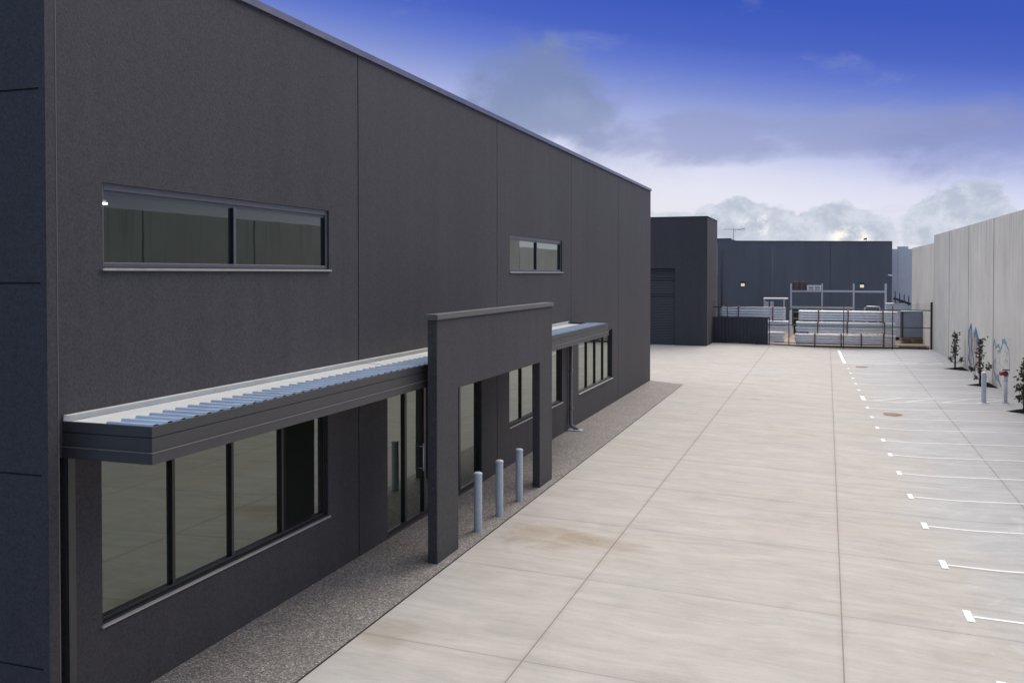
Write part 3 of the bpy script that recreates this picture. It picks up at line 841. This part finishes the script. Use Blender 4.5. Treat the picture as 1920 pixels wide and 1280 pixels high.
# ------------------------------------------------------------------ saplings in soil patches
def sapling(loc, h, label, shoots, seed, nleaf=340):
    rr = random.Random(seed)
    x, y, z = loc
    t = thing('sapling', loc, label, 'tree', 'young trees along the boundary wall')
    tr = MB()
    bend = [(x + rr.uniform(-1, 1) * 0.02 * k, y + rr.uniform(-1, 1) * 0.02 * k, z + h * 0.94 * k / 5) for k in range(6)]
    tr.tube([(x, y, z - 0.05)] + bend[1:], [0.042, 0.038, 0.033, 0.026, 0.018, 0.008], 10)
    sticks = []
    for k in range(16):
        a = rr.uniform(0, 2 * pi); zz = z + h * rr.uniform(0.30, 0.92)
        L = rr.uniform(0.10, 0.22); p0 = (x, y, zz); p1 = (x + L * cos(a), y + L * sin(a), zz + L * rr.uniform(0.5, 1.4))
        tr.tube([p0, p1], [0.009, 0.003], 6); sticks.append((p0, p1))
    for (sx, sz, n_) in shoots:
        p0 = (x, y, z + 0.22); p1 = (x + sx * 0.6, y - 0.05, z + sz * 0.6 + 0.05); p2 = (x + sx, y - 0.05, z + sz)
        tr.tube([p0, p1, p2], [0.012, 0.008, 0.003], 6); sticks += [(p1, p2)] * n_
    tr.build('trunk', M['bark'], t)
    lf = MB()
    def leaf(p, s):
        d = Vector((rr.gauss(0, 1), rr.gauss(0, 1), rr.gauss(-0.2, 0.8))).normalized()
        a = d.cross(Vector((rr.gauss(0, 1), rr.gauss(0, 1), rr.gauss(0, 1)))).normalized()
        nn = d.cross(a)
        p = Vector(p)
        q = [p, p + d * s * 0.35 + a * s * 0.30 + nn * s * 0.05, p + d * s * 0.75 + a * s * 0.24, p + d * s * 1.05 - nn * s * 0.08, p + d * s * 0.75 - a * s * 0.24, p + d * s * 0.35 - a * s * 0.30 + nn * s * 0.05]
        lf.quad(*q)
    for k in range(nleaf):
        if rr.random() < 0.45:
            f = rr.random()
            a = rr.uniform(0, 2 * pi)
            zz = 0.26 + 0.72 * f
            rad = (0.145 if zz < 0.85 else 0.09) * math.sqrt(rr.random()) * (0.75 + 0.5 * sin(f * 17 + seed))
            leaf((x + rad * cos(a), y + rad * sin(a), z + h * zz), rr.uniform(0.075, 0.13))
        else:
            p0, p1 = rr.choice(sticks); f = rr.uniform(0.3, 1.1)
            leaf([p0[i] + (p1[i] - p0[i]) * f + rr.gauss(0, 0.03) for i in range(3)], rr.uniform(0.075, 0.125))
    lf.build('crown', M['leaf'], t)
    return t
def bed(xw_y, label_y):
    xw_ = xwall(xw_y)
    mb = MB()
    pts_ = [(xw_ - 1.0, xw_y, 0), (xwall(xw_y - 1.05) - 0.005, xw_y - 1.05, 0), (xwall(xw_y + 1.05) - 0.005, xw_y + 1.05, 0)]
    mb.quad(*[(a, b, gz(a, b) + 0.005) for a, b, _ in pts_])
    # low heap of mulch
    c_ = (xw_ - 0.38, xw_y)
    ring = [(xw_ - 0.85, xw_y), (xw_ - 0.10, xw_y - 0.82), (xw_ - 0.06, xw_y), (xw_ - 0.10, xw_y + 0.82)]
    top_ = (c_[0], c_[1], gz(*c_) + 0.05)
    for a, b in zip(ring, ring[1:] + ring[:1]):
        mb.quad((a[0], a[1], gz(*a) + 0.008), (b[0], b[1], gz(*b) + 0.008), top_)
    tag(mb.build('mulch_bed', M['mulch']), kind='structure')
for yb in (49.0, 42.25, 34.65, 27.6): bed(yb, 0)
sapling((5.896, 49.3, gz(5.896, 49.3)), 1.72, 'slender leafy sapling closest to the fence at the end of the wall', [(0.30, 0.46, 5), (-0.25, 0.50, 6)], 5)
sapling((5.981, 42.2, gz(5.981, 42.2)), 1.95, 'slender leafy sapling with low side shoots behind the lone white capped bollard', [(-0.36, 0.75, 10), (0.34, 0.85, 10), (-0.2, 0.35, 5), (0.15, 0.4, 4)], 11)
sapling((6.246, 34.6, gz(6.246, 34.6)), 1.80, 'slender leafy sapling half cut off by the picture edge beyond the hydrant', [(-0.2, 0.5, 6), (-0.22, 0.9, 6)], 21)

# ------------------------------------------------------------------ second warehouse block with roller door
blk = thing('warehouse', (XWALL, 60.0, 0), 'shorter charcoal block with roller door beyond the long warehouse', 'building')
DZ, DX = 4.77, -8.93
mb = MB()
relief(mb, [-45.0, -13.5, DX, XWALL], [-0.2, DZ, 7.93], lambda u, v: None if (-13.5 < u < DX and v < DZ) else 0.0, lambda u, v, d: (u, 57.40 + d, v), 0.22)
mb.quad((XWALL, 57.40, -0.2), (XWALL, 62.8, -0.2), (XWALL, 62.8, 7.93), (XWALL, 57.40, 7.93))
mb.quad((XWALL, 57.40, 7.93), (XWALL, 62.8, 7.93), (-45, 62.8, 7.93), (-45, 57.40, 7.93))
mb.quad((XWALL, 62.8, -0.2), (XWALL, 62.8, 7.93), (-45, 62.8, 7.93), (-45, 62.8, -0.2))
mb.build('wall', M['wall'], blk)
mb = MB(); mb.box(-45, XWALL + 0.03, 57.37, 57.50, 7.933, 7.965); mb.box(XWALL - 0.1, XWALL + 0.03, 57.501, 62.83, 7.933, 7.965)
mb.build('capping', M['trim'], blk)
mb = MB()
zz = -0.05; k = 0
while zz < DZ:
    mb.quad((-13.5, 57.60, zz), (DX, 57.60, zz), (DX, 57.575, zz + 0.05), (-13.5, 57.575, zz + 0.05))
    mb.quad((-13.5, 57.575, zz + 0.05), (DX, 57.575, zz + 0.05), (DX, 57.60, zz + 0.10), (-13.5, 57.60, zz + 0.10))
    zz += 0.10
rd = mb.build('roller_door', M['gate'], blk)
mb = MB()
for z in (3.05, 4.05): mb.box(-13.5, DX - 0.02, 57.55, 57.572, z, z + 0.10)
mb.build('wind_bar', M['trim'], rd)

# ------------------------------------------------------------------ far building across the storage yard
fb = thing('storage_building', (-2.0, 84.0, -0.1), 'wide dark rendered building closing off the storage yard', 'building')
mb = MB()
fj = (-4.52, 0.25, -9.3)
us_ = [-16.0, -8.1, 5.17]
for j in fj: us_ += [j - 0.016, j + 0.016]
for (ua, ub, tp) in ((-16.0, -8.1, 7.52), (-8.1, 5.17, None)):
    pu = sorted([u for u in us_ if ua <= u <= ub])
    for a, b in zip(pu, pu[1:]):
        d = 0.05 if any(abs((a + b) / 2 - j) < 0.016 for j in fj) else 0.0
        ta = tp if tp else 7.31 - 0.0145 * (a + 8.1); tb = tp if tp else 7.31 - 0.0145 * (b + 8.1)
        mb.quad((a, 84 + d, -0.6), (b, 84 + d, -0.6), (b, 84 + d, tb), (a, 84 + d, ta))
        mb.quad((a, 84 + d, ta), (b, 84 + d, tb), (b, 96, tb), (a, 96, ta))
mb.quad((-8.1, 84, 7.2), (-8.1, 84, 7.52), (-8.1, 96, 7.52), (-8.1, 96, 7.2))
mb.quad((5.17, 84, -0.6), (5.17, 96, -0.6), (5.17, 96, 7.118), (5.17, 84, 7.118))
mb.build('wall', M['wall_far_lit'], fb)
mb = MB()
mb.box(-16, -8.07, 83.96, 84.12, 7.523, 7.57)
mb.obox((-1.465, 84.04, 7.214 + 0.027), (6.61, 0, -0.0959), (0, 0.08, 0), (0, 0, 0.022))
mb.build('capping', M['trim'], fb)
mb = MB(); mb.tube([(-8.9, 83.95, -0.1), (-8.9, 83.95, 6.6)], 0.05, 10); mb.build('downpipe', M['trim'], fb)

def wall_lamp(x, z, label):
    t = thing('wall_light', (x, 83.9, z), label, 'wall light', 'lit floodlights on the far building')
    a = MB(); a.box(x - 0.20, x + 0.20, 83.86, 83.99, z + 0.10, z + 0.22); a.box(x - 0.19, x - 0.165, 83.86, 83.99, z - 0.16, z + 0.0995); a.box(x + 0.165, x + 0.19, 83.86, 83.99, z - 0.16, z + 0.0995)
    a.build('housing', M['black'], t)
    b_ = MB(); b_.box(x - 0.16, x + 0.16, 83.88, 83.97, z - 0.15, z + 0.095); b_.build('lens', M['lamp'], t)
wall_lamp(-7.07, 3.47, 'lit square wall light above the pipes behind the corrugated panel')
wall_lamp(2.80, 3.40, 'lit square wall light above the right end of the rack')
t = thing('security_camera', (5.1, 83.9, 4.33), 'small white camera at the right corner of the far dark building', 'camera')
a = MB(); a.obox((5.0, 83.78, 4.30), (0.16, 0, -0.03), (0, 0.05, 0), (0.012, 0, 0.05)); a.build('body', M['white'], t, 0.01)
a = MB(); a.tube([(5.12, 83.99, 4.37), (5.05, 83.80, 4.35)], 0.02, 8); a.build('bracket', M['white'], t)
t = thing('roof_sensor', (3.15, 84.1, 7.16), 'small dark floodlight head sticking up from the far roof edge', 'floodlight')
a = MB(); a.tube([(3.15, 84.1, 7.13), (3.12, 84.1, 7.33)], 0.02, 8); a.build('stem', M['fence'], t)
a = MB(); a.obox((3.05, 84.1, 7.38), (0.13, 0, 0.04), (0, 0.06, 0), (-0.02, 0, 0.06)); a.build('head', M['fence'], t)

# tv aerial
t = thing('tv_antenna', (-7.97, 84.6, 7.3), 'thin television aerial on a mast above the far roof', 'antenna')
a = MB(); a.tube([(-7.97, 84.6, 7.2), (-7.97, 84.6, 8.62)], 0.028, 8); a.build('mast', M['galv'], t)
a = MB()
a.tube([(-8.85, 84.6, 8.40), (-7.45, 84.6, 8.36)], 0.018, 6); a.tube([(-7.6, 84.6, 8.34), (-6.95, 84.6, 8.42)], 0.022, 6)
a.build('boom', M['fence'], t)
a = MB()
for k in range(9):
    xx = -8.8 + k * 0.16; L = 0.22 + 0.035 * k
    a.tube([(xx, 84.6 - L, 8.40), (xx, 84.6 + L, 8.40)], 0.008, 5)
for s_ in (-1, 1):
    for k in range(5):
        a.tube([(-7.45 + k * 0.12, 84.1, 8.38 + s_ * 0.025 * (k + 1)), (-7.45 + k * 0.12, 85.1, 8.38 + s_ * 0.025 * (k + 1))], 0.008, 5)
a.build('element', M['fence'], t)
a = MB(); a.tube([(-7.97, 84.6, 8.2), (-7.86, 84.58, 8.05), (-7.78, 84.58, 8.14), (-7.80, 84.58, 8.28), (-7.90, 84.58, 8.34)], 0.008, 5); a.build('cable', M['fence'], t)

# pale neighbour beyond the boundary wall
nb = thing('metal_shed', (6.5, 88.0, 0.0), 'pale grey clad building showing between dark building and concrete wall', 'building')
mb = MB()
us_ = [5.0, 5.85, 5.87, 9.0]
relief(mb, us_, [-0.6, 6.60], lambda u, v: 0.04 if 5.85 < u < 5.87 else 0.0, lambda u, v, d: (u, 88 + d, v))
mb.quad((5.0, 88, 6.60), (9, 88, 6.60), (9, 98, 6.60), (5.0, 98, 6.60))
mb.build('wall', M['grey_wall'], nb)
mb = MB(); mb.box(5.9, 6.75, 88.3, 89.0, 6.601, 6.78); mb.box(5.86, 6.79, 88.26, 89.04, 6.781, 6.82)
mb.build('roof_vent', M['galv'], nb)

# ------------------------------------------------------------------ yard fence
FY = 60.72
fx0, fx1 = -7.06, 6.0
fn = thing('wire_fence', (0.0, FY, -0.15), 'black steel wire fence with rails across the yard end', 'fence')
for x, r, tp in ((-7.0, 0.035, 2.68), (-6.62, 0.028, 2.80), (-6.08, 0.026, 2.72), (-2.27, 0.030, 2.30), (0.98, 0.026, 2.45), (3.79, 0.030, 2.50)):
    a = MB(); a.tube([(x, FY, gz(x, FY) - 0.05), (x, FY, tp)], r, 10); a.build('post', M['fence'], fn)
a = MB(); a.box(5.90, 6.02, FY - 0.05, FY + 0.05, -0.2, 2.72); a.build('post', M['fence'], fn)
a = MB()
for z, r in ((2.25, 0.028), (1.19, 0.024)): a.tube([(fx0 + 0.1, FY + 0.035, z + 0.03), (5.92, FY + 0.035, z - 0.03)], r, 8)
a.build('rail', M['fence'], fn)
a = MB()
a.obox(((-3.2 + 5.9) / 2, FY - 0.02, -0.085), (4.5, 0, 0.012), (0, 0.03, 0), (0, 0, 0.055))
a.obox(((-3.2 + 5.9) / 2, FY - 0.02, 0.07), (4.5, 0, -0.03), (0, 0.02, 0), (0, 0, 0.022))
a.build('bottom_rail', M['fence'], fn)
a = MB()
for k in range(3): a.tube([(fx0, FY, 2.38 + 0.12 * k), (-6.0, FY, 2.37 + 0.12 * k), (0.98, FY, 2.35 + 0.04 * k), (6.0, FY, 2.36 + 0.12 * k)], 0.006, 5)
a.build('wire', M['fence'], fn)
a = MB()
for s_ in (-1, 1):                       # chain-link diagonals, very fine
    x = -6.9 - 2.3
    while x < 5.95:
        xa, za, xb, zb = x, 0.02, x + 2.2, 2.22
        if s_ < 0: za, zb = zb, za
        ta = max(0, (-6.9 - xa) / 2.2); tb = min(1, (5.95 - xa) / 2.2)
        if tb > ta:
            p = lambda q: Vector((xa + 2.2 * q, FY + 0.02 * s_ * 0.3, za + (zb - za) * q))
            a.tube([p(ta), p(tb)], 0.0011, 3, cap=False)
        x += 0.14
ml = a.build('mesh', M['fence'], fn)

# corrugated sliding gate leaf parked in front of the pipes
gt = thing('corrugated_gate', (-5.2, 60.45, -0.12), 'black corrugated sheet gate leaf standing beside the charcoal block', 'gate')
a = MB(); pr = []
x = -6.95
while x < -3.50:
    pr += [(x, 0.0), (x + 0.09, 0.0), (x + 0.115, 0.045), (x + 0.205, 0.045)]; x += 0.23
pr = [(min(px_, -3.46), d) for px_, d in pr]
for (xa, da), (xb, db) in zip(pr, pr[1:]):
    a.quad((xa, 60.44 - da, -0.06), (xb, 60.44 - db, -0.06), (xb, 60.44 - db, 1.62), (xa, 60.44 - da, 1.62))
a.build('sheet', M['gate'], gt)
a = MB()
a.box(-6.98, -3.42, 60.45, 60.51, 1.60, 1.68); a.box(-6.98, -3.42, 60.45, 60.51, -0.09, -0.03)
a.box(-3.48, -3.42, 60.36, 60.449, -0.17, 1.70); a.box(-6.99, -6.95, 60.36, 60.449, -0.1, 1.68)
a.build('frame', M['fence'], gt)
for x in (-6.25, -5.2, -4.2):
    a = MB(); a.obox((x, 60.30, 0.0), (0.02, 0, 0), (0, 0.10, -0.08), (0, 0.012, 0.016)); a.box(x - 0.05, x + 0.05, 60.15, 60.25, gz(x, 60.2) - 0.01, gz(x, 60.2) + 0.02)
    a.build('stay', M['fence'], gt)

# ------------------------------------------------------------------ pipe bundles
def bundle(x0, x1, y0, z0, rows, cols, r, braces, label, jitter, group='bundles of white pipes behind the fence'):
    t = thing('pipe_bundle', ((x0 + x1) / 2, y0 + cols * r, z0), label, 'pipes', group)
    rr = random.Random(int((x0 + 50) * 100 + z0 * 1000))
    for i in range(cols):
        for j in range(rows):
            visible = i == 0 or j == rows - 1
            if not visible and i > 1: continue
            yc, zc = y0 + r + i * 2 * r, z0 + 0.06 + r + j * 2 * r
            a0, a1 = x0 + rr.uniform(-jitter, jitter), x1 + rr.uniform(-jitter, jitter)
            a = MB()
            sl = 0.005
            # socket end, barrel, spigot; hollow at both ends
            a.tube([(a0 + 0.10, yc, zc), (a0, yc, zc), (a0, yc, zc), (a0 + 0.16, yc, zc), (a0 + 0.20, yc, zc), (a1, yc, zc), (a1, yc, zc), (a1 - 0.10, yc, zc)],
                   [r * 0.80, r * 0.84, r * 0.98, r * 0.98, r * 0.85, r * 0.85, r * 0.80, r * 0.78], 14, cap=False)
            a.tube([(a0 + 0.11, yc, zc), (a0 + 0.115, yc, zc)], r * 0.8, 10); a.tube([(a1 - 0.11, yc, zc), (a1 - 0.105, yc, zc)], r * 0.78, 10)
            a.build('pipe', M['pipe'], t)
    W = cols * 2 * r; Ht = rows * 2 * r
    for bx in braces:
        a = MB()
        a.box(bx - 0.035, bx + 0.035, y0 - 0.045, y0 - 0.004, z0 + 0.0, z0 + Ht + 0.065)
        a.box(bx - 0.035, bx + 0.035, y0 - 0.045, y0 + W + 0.045, z0 + Ht + 0.066, z0 + Ht + 0.11)
        a.box(bx - 0.035, bx + 0.035, y0 - 0.003, y0 + W + 0.04, z0 + 0.0, z0 + 0.055)
        a.build('brace', M['timber'], t)
PY = 61.6
bundle(-1.90, 4.05, PY, 0.0 - 0.13, 4, 6, 0.083, (-0.72, 0.86, 2.05, 3.35), 'bottom bundle of long white pipes in the stack at the centre of the fence', 0.06)
bundle(-1.86, 4.02, PY + 0.05, 0.655, 4, 6, 0.081, (-0.55, 1.22, 3.40), 'middle bundle of long white pipes in the stack at the centre of the fence', 0.05)
bundle(-1.72, 4.14, PY + 0.10, 1.405, 4, 6, 0.078, (-0.50, 1.26, 3.30), 'top bundle of long white pipes in the stack at the centre of the fence', 0.015)
bundle(-6.55, -2.60, PY, 0.0 - 0.06, 4, 6, 0.083, (-5.6, -3.85), 'bottom bundle of white pipes in the stack hidden by the corrugated gate', 0.02)
bundle(-6.55, -2.32, PY, 0.70, 4, 6, 0.080, (-5.5, -3.75), 'middle bundle of white pipes in the stack hidden by the corrugated gate', 0.04)
bundle(-6.60, -2.52, PY, 1.42, 5, 6, 0.078, (-5.45, -3.30), 'top bundle of white pipes showing above the corrugated gate', 0.015)

# ------------------------------------------------------------------ pallet rack
rk = thing('pallet_rack', (0.8, 76.5, -0.2), 'pale steel pallet rack in front of the far dark building', 'rack')
for x in (-2.70, -0.37, 1.95, 4.26):
    a = MB()
    a.box(x - 0.055, x + 0.055, 76.0, 76.09, -0.3, 3.66); a.box(x - 0.045, x + 0.045, 76.95, 77.03, -0.3, 3.66)
    for k in range(4): a.obox((x, 76.52, 0.3 + k * 0.85), (0.02, 0, 0), (0, 0.43, 0.35 * (1 if k % 2 else -1)), (0, -0.015, 0.02))
    a.build('upright', M['galv'], rk)
for xa, xb, z in ((-2.64, -0.43, 3.06), (-0.31, 1.89, 3.06), (2.01, 4.20, 3.04), (-2.64, -0.43, 1.78), (-0.31, 1.89, 1.77)):
    for y in (75.99, 76.97):
        a = MB(); a.box(xa, xb, y, y + 0.06, z - 0.06, z + 0.055); a.build('beam', M['galv'], rk)
def pallet(x0, x1, y0, y1, z0, h, mat, name, label, cat, group):
    t = thing(name, ((x0 + x1) / 2, (y0 + y1) / 2, z0), label, cat, group)
    a = MB(); th = h * 0.22
    n_ = 7; wdt = (y1 - y0) / (n_ * 1.25)
    for k in range(n_):
        ya = y0 + k * (y1 - y0 - wdt) / (n_ - 1)
        a.box(x0, x1, ya, ya + wdt, z0 + h - th, z0 + h)
    a.build('deck', mat, t)
    for xx in (x0, (x0 + x1) / 2 - 0.05, x1 - 0.10):
        b_ = MB(); b_.box(xx, xx + 0.10, y0, y1, z0 + th * 0.9, z0 + h - th - 0.001); b_.build('bearer', mat, t)
    a = MB()
    for ya in (y0, (y0 + y1) / 2 - wdt / 2, y1 - wdt): a.box(x0, x1, ya, ya + wdt, z0, z0 + th * 0.88)
    a.build('base_board', mat, t)
    return t
order = ('bottom one of the five', 'second from the bottom', 'middle one of the five', 'second from the top', 'topmost of the five')
for k in range(5):
    pallet(-2.58, -1.58, 75.98, 77.02, 3.118 + k * 0.137, 0.135, M['brown'], 'pallet', 'dark red brown pallet on the rack, ' + order[k], 'pallet', 'red brown pallets on the rack')
order = ('bottom one of the three', 'middle one of the three', 'top one of the three')
for k in range(3):
    pallet(-1.49, -0.46, 75.98, 77.02, 3.118 + k * 0.128, 0.126, M['white'], 'pallet', 'white pallet on the rack, ' + order[k], 'pallet', 'white pallets on the rack')

# ------------------------------------------------------------------ other things stored in the yard
t = thing('work_bench', (-3.6, 70.3, -0.1), 'white open steel frame bench with flat top behind the left pipe stack', 'bench')
a = MB(); a.box(-4.42, -2.72, 69.9, 70.9, 2.56, 2.66); a.build('top', M['white'], t, 0.01)
for x, y in ((-4.36, 69.95), (-2.98, 69.95), (-4.36, 70.8), (-2.98, 70.8)):
    a = MB(); a.box(x - 0.03, x + 0.03, y - 0.03, y + 0.03, -0.1, 2.56); a.build('leg', M['galv'], t)
a = MB(); a.box(-4.30, -4.06, 70.0, 70.04, 0.3, 2.40); a.box(-3.94, -3.70, 70.0, 70.04, 0.3, 2.40); a.build('panel', M['galv'], t)
t = thing('marker_post', (-2.52, 70.0, -0.1), 'short white square post standing between the two pipe stacks', 'post')
a = MB(); a.box(-2.62, -2.43, 69.9, 70.1, -0.2, 1.72); a.build('shaft', M['white'], t, 0.015)
a = MB(); a.box(-2.60, -2.50, 69.88, 69.898, 1.55, 1.68); a.build('bracket', M['galv'], t)
t = thing('slatted_crate', (-1.85, 73.0, -0.1), 'dark crate with brown slats glimpsed between the pipe stacks', 'crate')
a = MB(); a.box(-2.40, -1.30, 73.0, 74.0, -0.2, 1.75); a.build('body', M['black'], t)
for z in (0.5, 1.0, 1.5):
    a = MB(); a.box(-2.40, -1.30, 72.96, 72.998, z, z + 0.10); a.build('slat', M['pallet_timber'], t)
t = thing('hand_trolley', (3.0, 72.0, -0.1), 'grey tubular trolley showing above the pipes under the rack', 'trolley')
a = MB()
for y in (71.7, 72.2):
    a.tube([(2.55, y, 1.5), (2.62, y, 1.95), (2.75, y, 2.05), (3.60, y, 2.03), (3.66, y, 1.6)], 0.035, 8)
a.build('frame', M['galv'], t)
a = MB(); a.box(2.58, 3.64, 71.65, 72.25, 1.42, 1.50); a.build('tray', M['galv'], t)
for x in (2.75, 3.5):
    a = MB(); a.tube([(x, 71.95, -0.15), (x, 71.95, 1.419)], 0.04, 8); a.build('leg', M['galv'], t)

t = thing('steel_cabinet', (5.3, 66.5, -0.1), 'tall grey ribbed steel cabinet on a pallet next to the concrete wall', 'cabinet')
a = MB(); a.box(4.80, 5.94, 66.30, 67.3, 0.20, 1.92); a.build('body', M['grey_sheet'], t, 0.01)
a = MB()
for k in range(10):
    xx = 4.88 + k * 0.106; a.box(xx, xx + 0.045, 66.27, 66.299, 0.24, 1.88)
a.build('rib', M['grey_sheet'], t)
a = MB(); a.box(4.67, 4.797, 66.24, 67.3, 0.20, 1.93); a.build('side_post', M['trim'], t)
a = MB(); a.box(4.66, 5.96, 66.23, 67.32, 1.931, 1.96); a.build('lid', M['galv'], t)
t = thing('steel_bin', (4.3, 69.5, -0.1), 'plain pale grey steel bin behind the pipe ends', 'bin')
a = MB(); a.box(3.90, 5.10, 69.0, 70.2, 0.05, 2.33); a.build('body', M['grey_wall'], t, 0.01)
a = MB(); a.box(3.88, 5.12, 68.98, 70.22, 2.331, 2.38); a.build('rim', M['galv'], t)
a = MB(); a.box(3.95, 5.05, 69.03, 70.15, -0.2, 0.049); a.build('plinth', M['black'], t)
t = thing('stillage', (4.9, 68.0, 2.1), 'dark sloping steel rack with four upright prongs on the grey bin', 'rack')
a = MB(); a.obox((4.95, 69.6, 2.52), (0.56, 0, -0.20), (0, 0.05, 0), (0.03, 0, 0.07)); a.build('beam', M['fence'], t)
for k in range(4):
    x = 4.50 + k * 0.29
    a = MB(); a.tube([(x, 69.6, 2.38 if k < 3 else 2.2), (x, 69.6, 3.20 - 0.095 * k)], 0.035, 8); a.build('prong', M['fence'], t)
a = MB(); a.box(4.42, 5.10, 69.5, 69.7, 2.381, 2.46); a.build('base', M['fence'], t)
for k, lb in enumerate(('weathered timber pallet lying under the grey ribbed cabinet, lower of two', 'weathered timber pallet directly under the grey ribbed cabinet, upper of two')):
    pallet(4.62 + 0.12 * (1 - k), 6.0, 65.9, 67.2, gz(5.3, 66.5) - 0.02 + 0.16 * k, 0.155, M['pallet_timber'], 'timber_pallet', lb, 'pallet', 'timber pallets under the cabinet')
t = thing('timber_offcuts', (5.3, 63.0, -0.15), 'flat reddish timber boards on the ground just inside the fence', 'timber')
for k in range(3):
    a = MB(); a.obox((5.0 + 0.1 * k, 62.3 + 0.35 * k, gz(5, 62.5) + 0.02), (0.75, 0.05 * k, 0), (0, 0.12, 0), (0, 0, 0.025)); a.build('board', M['timber'], t)
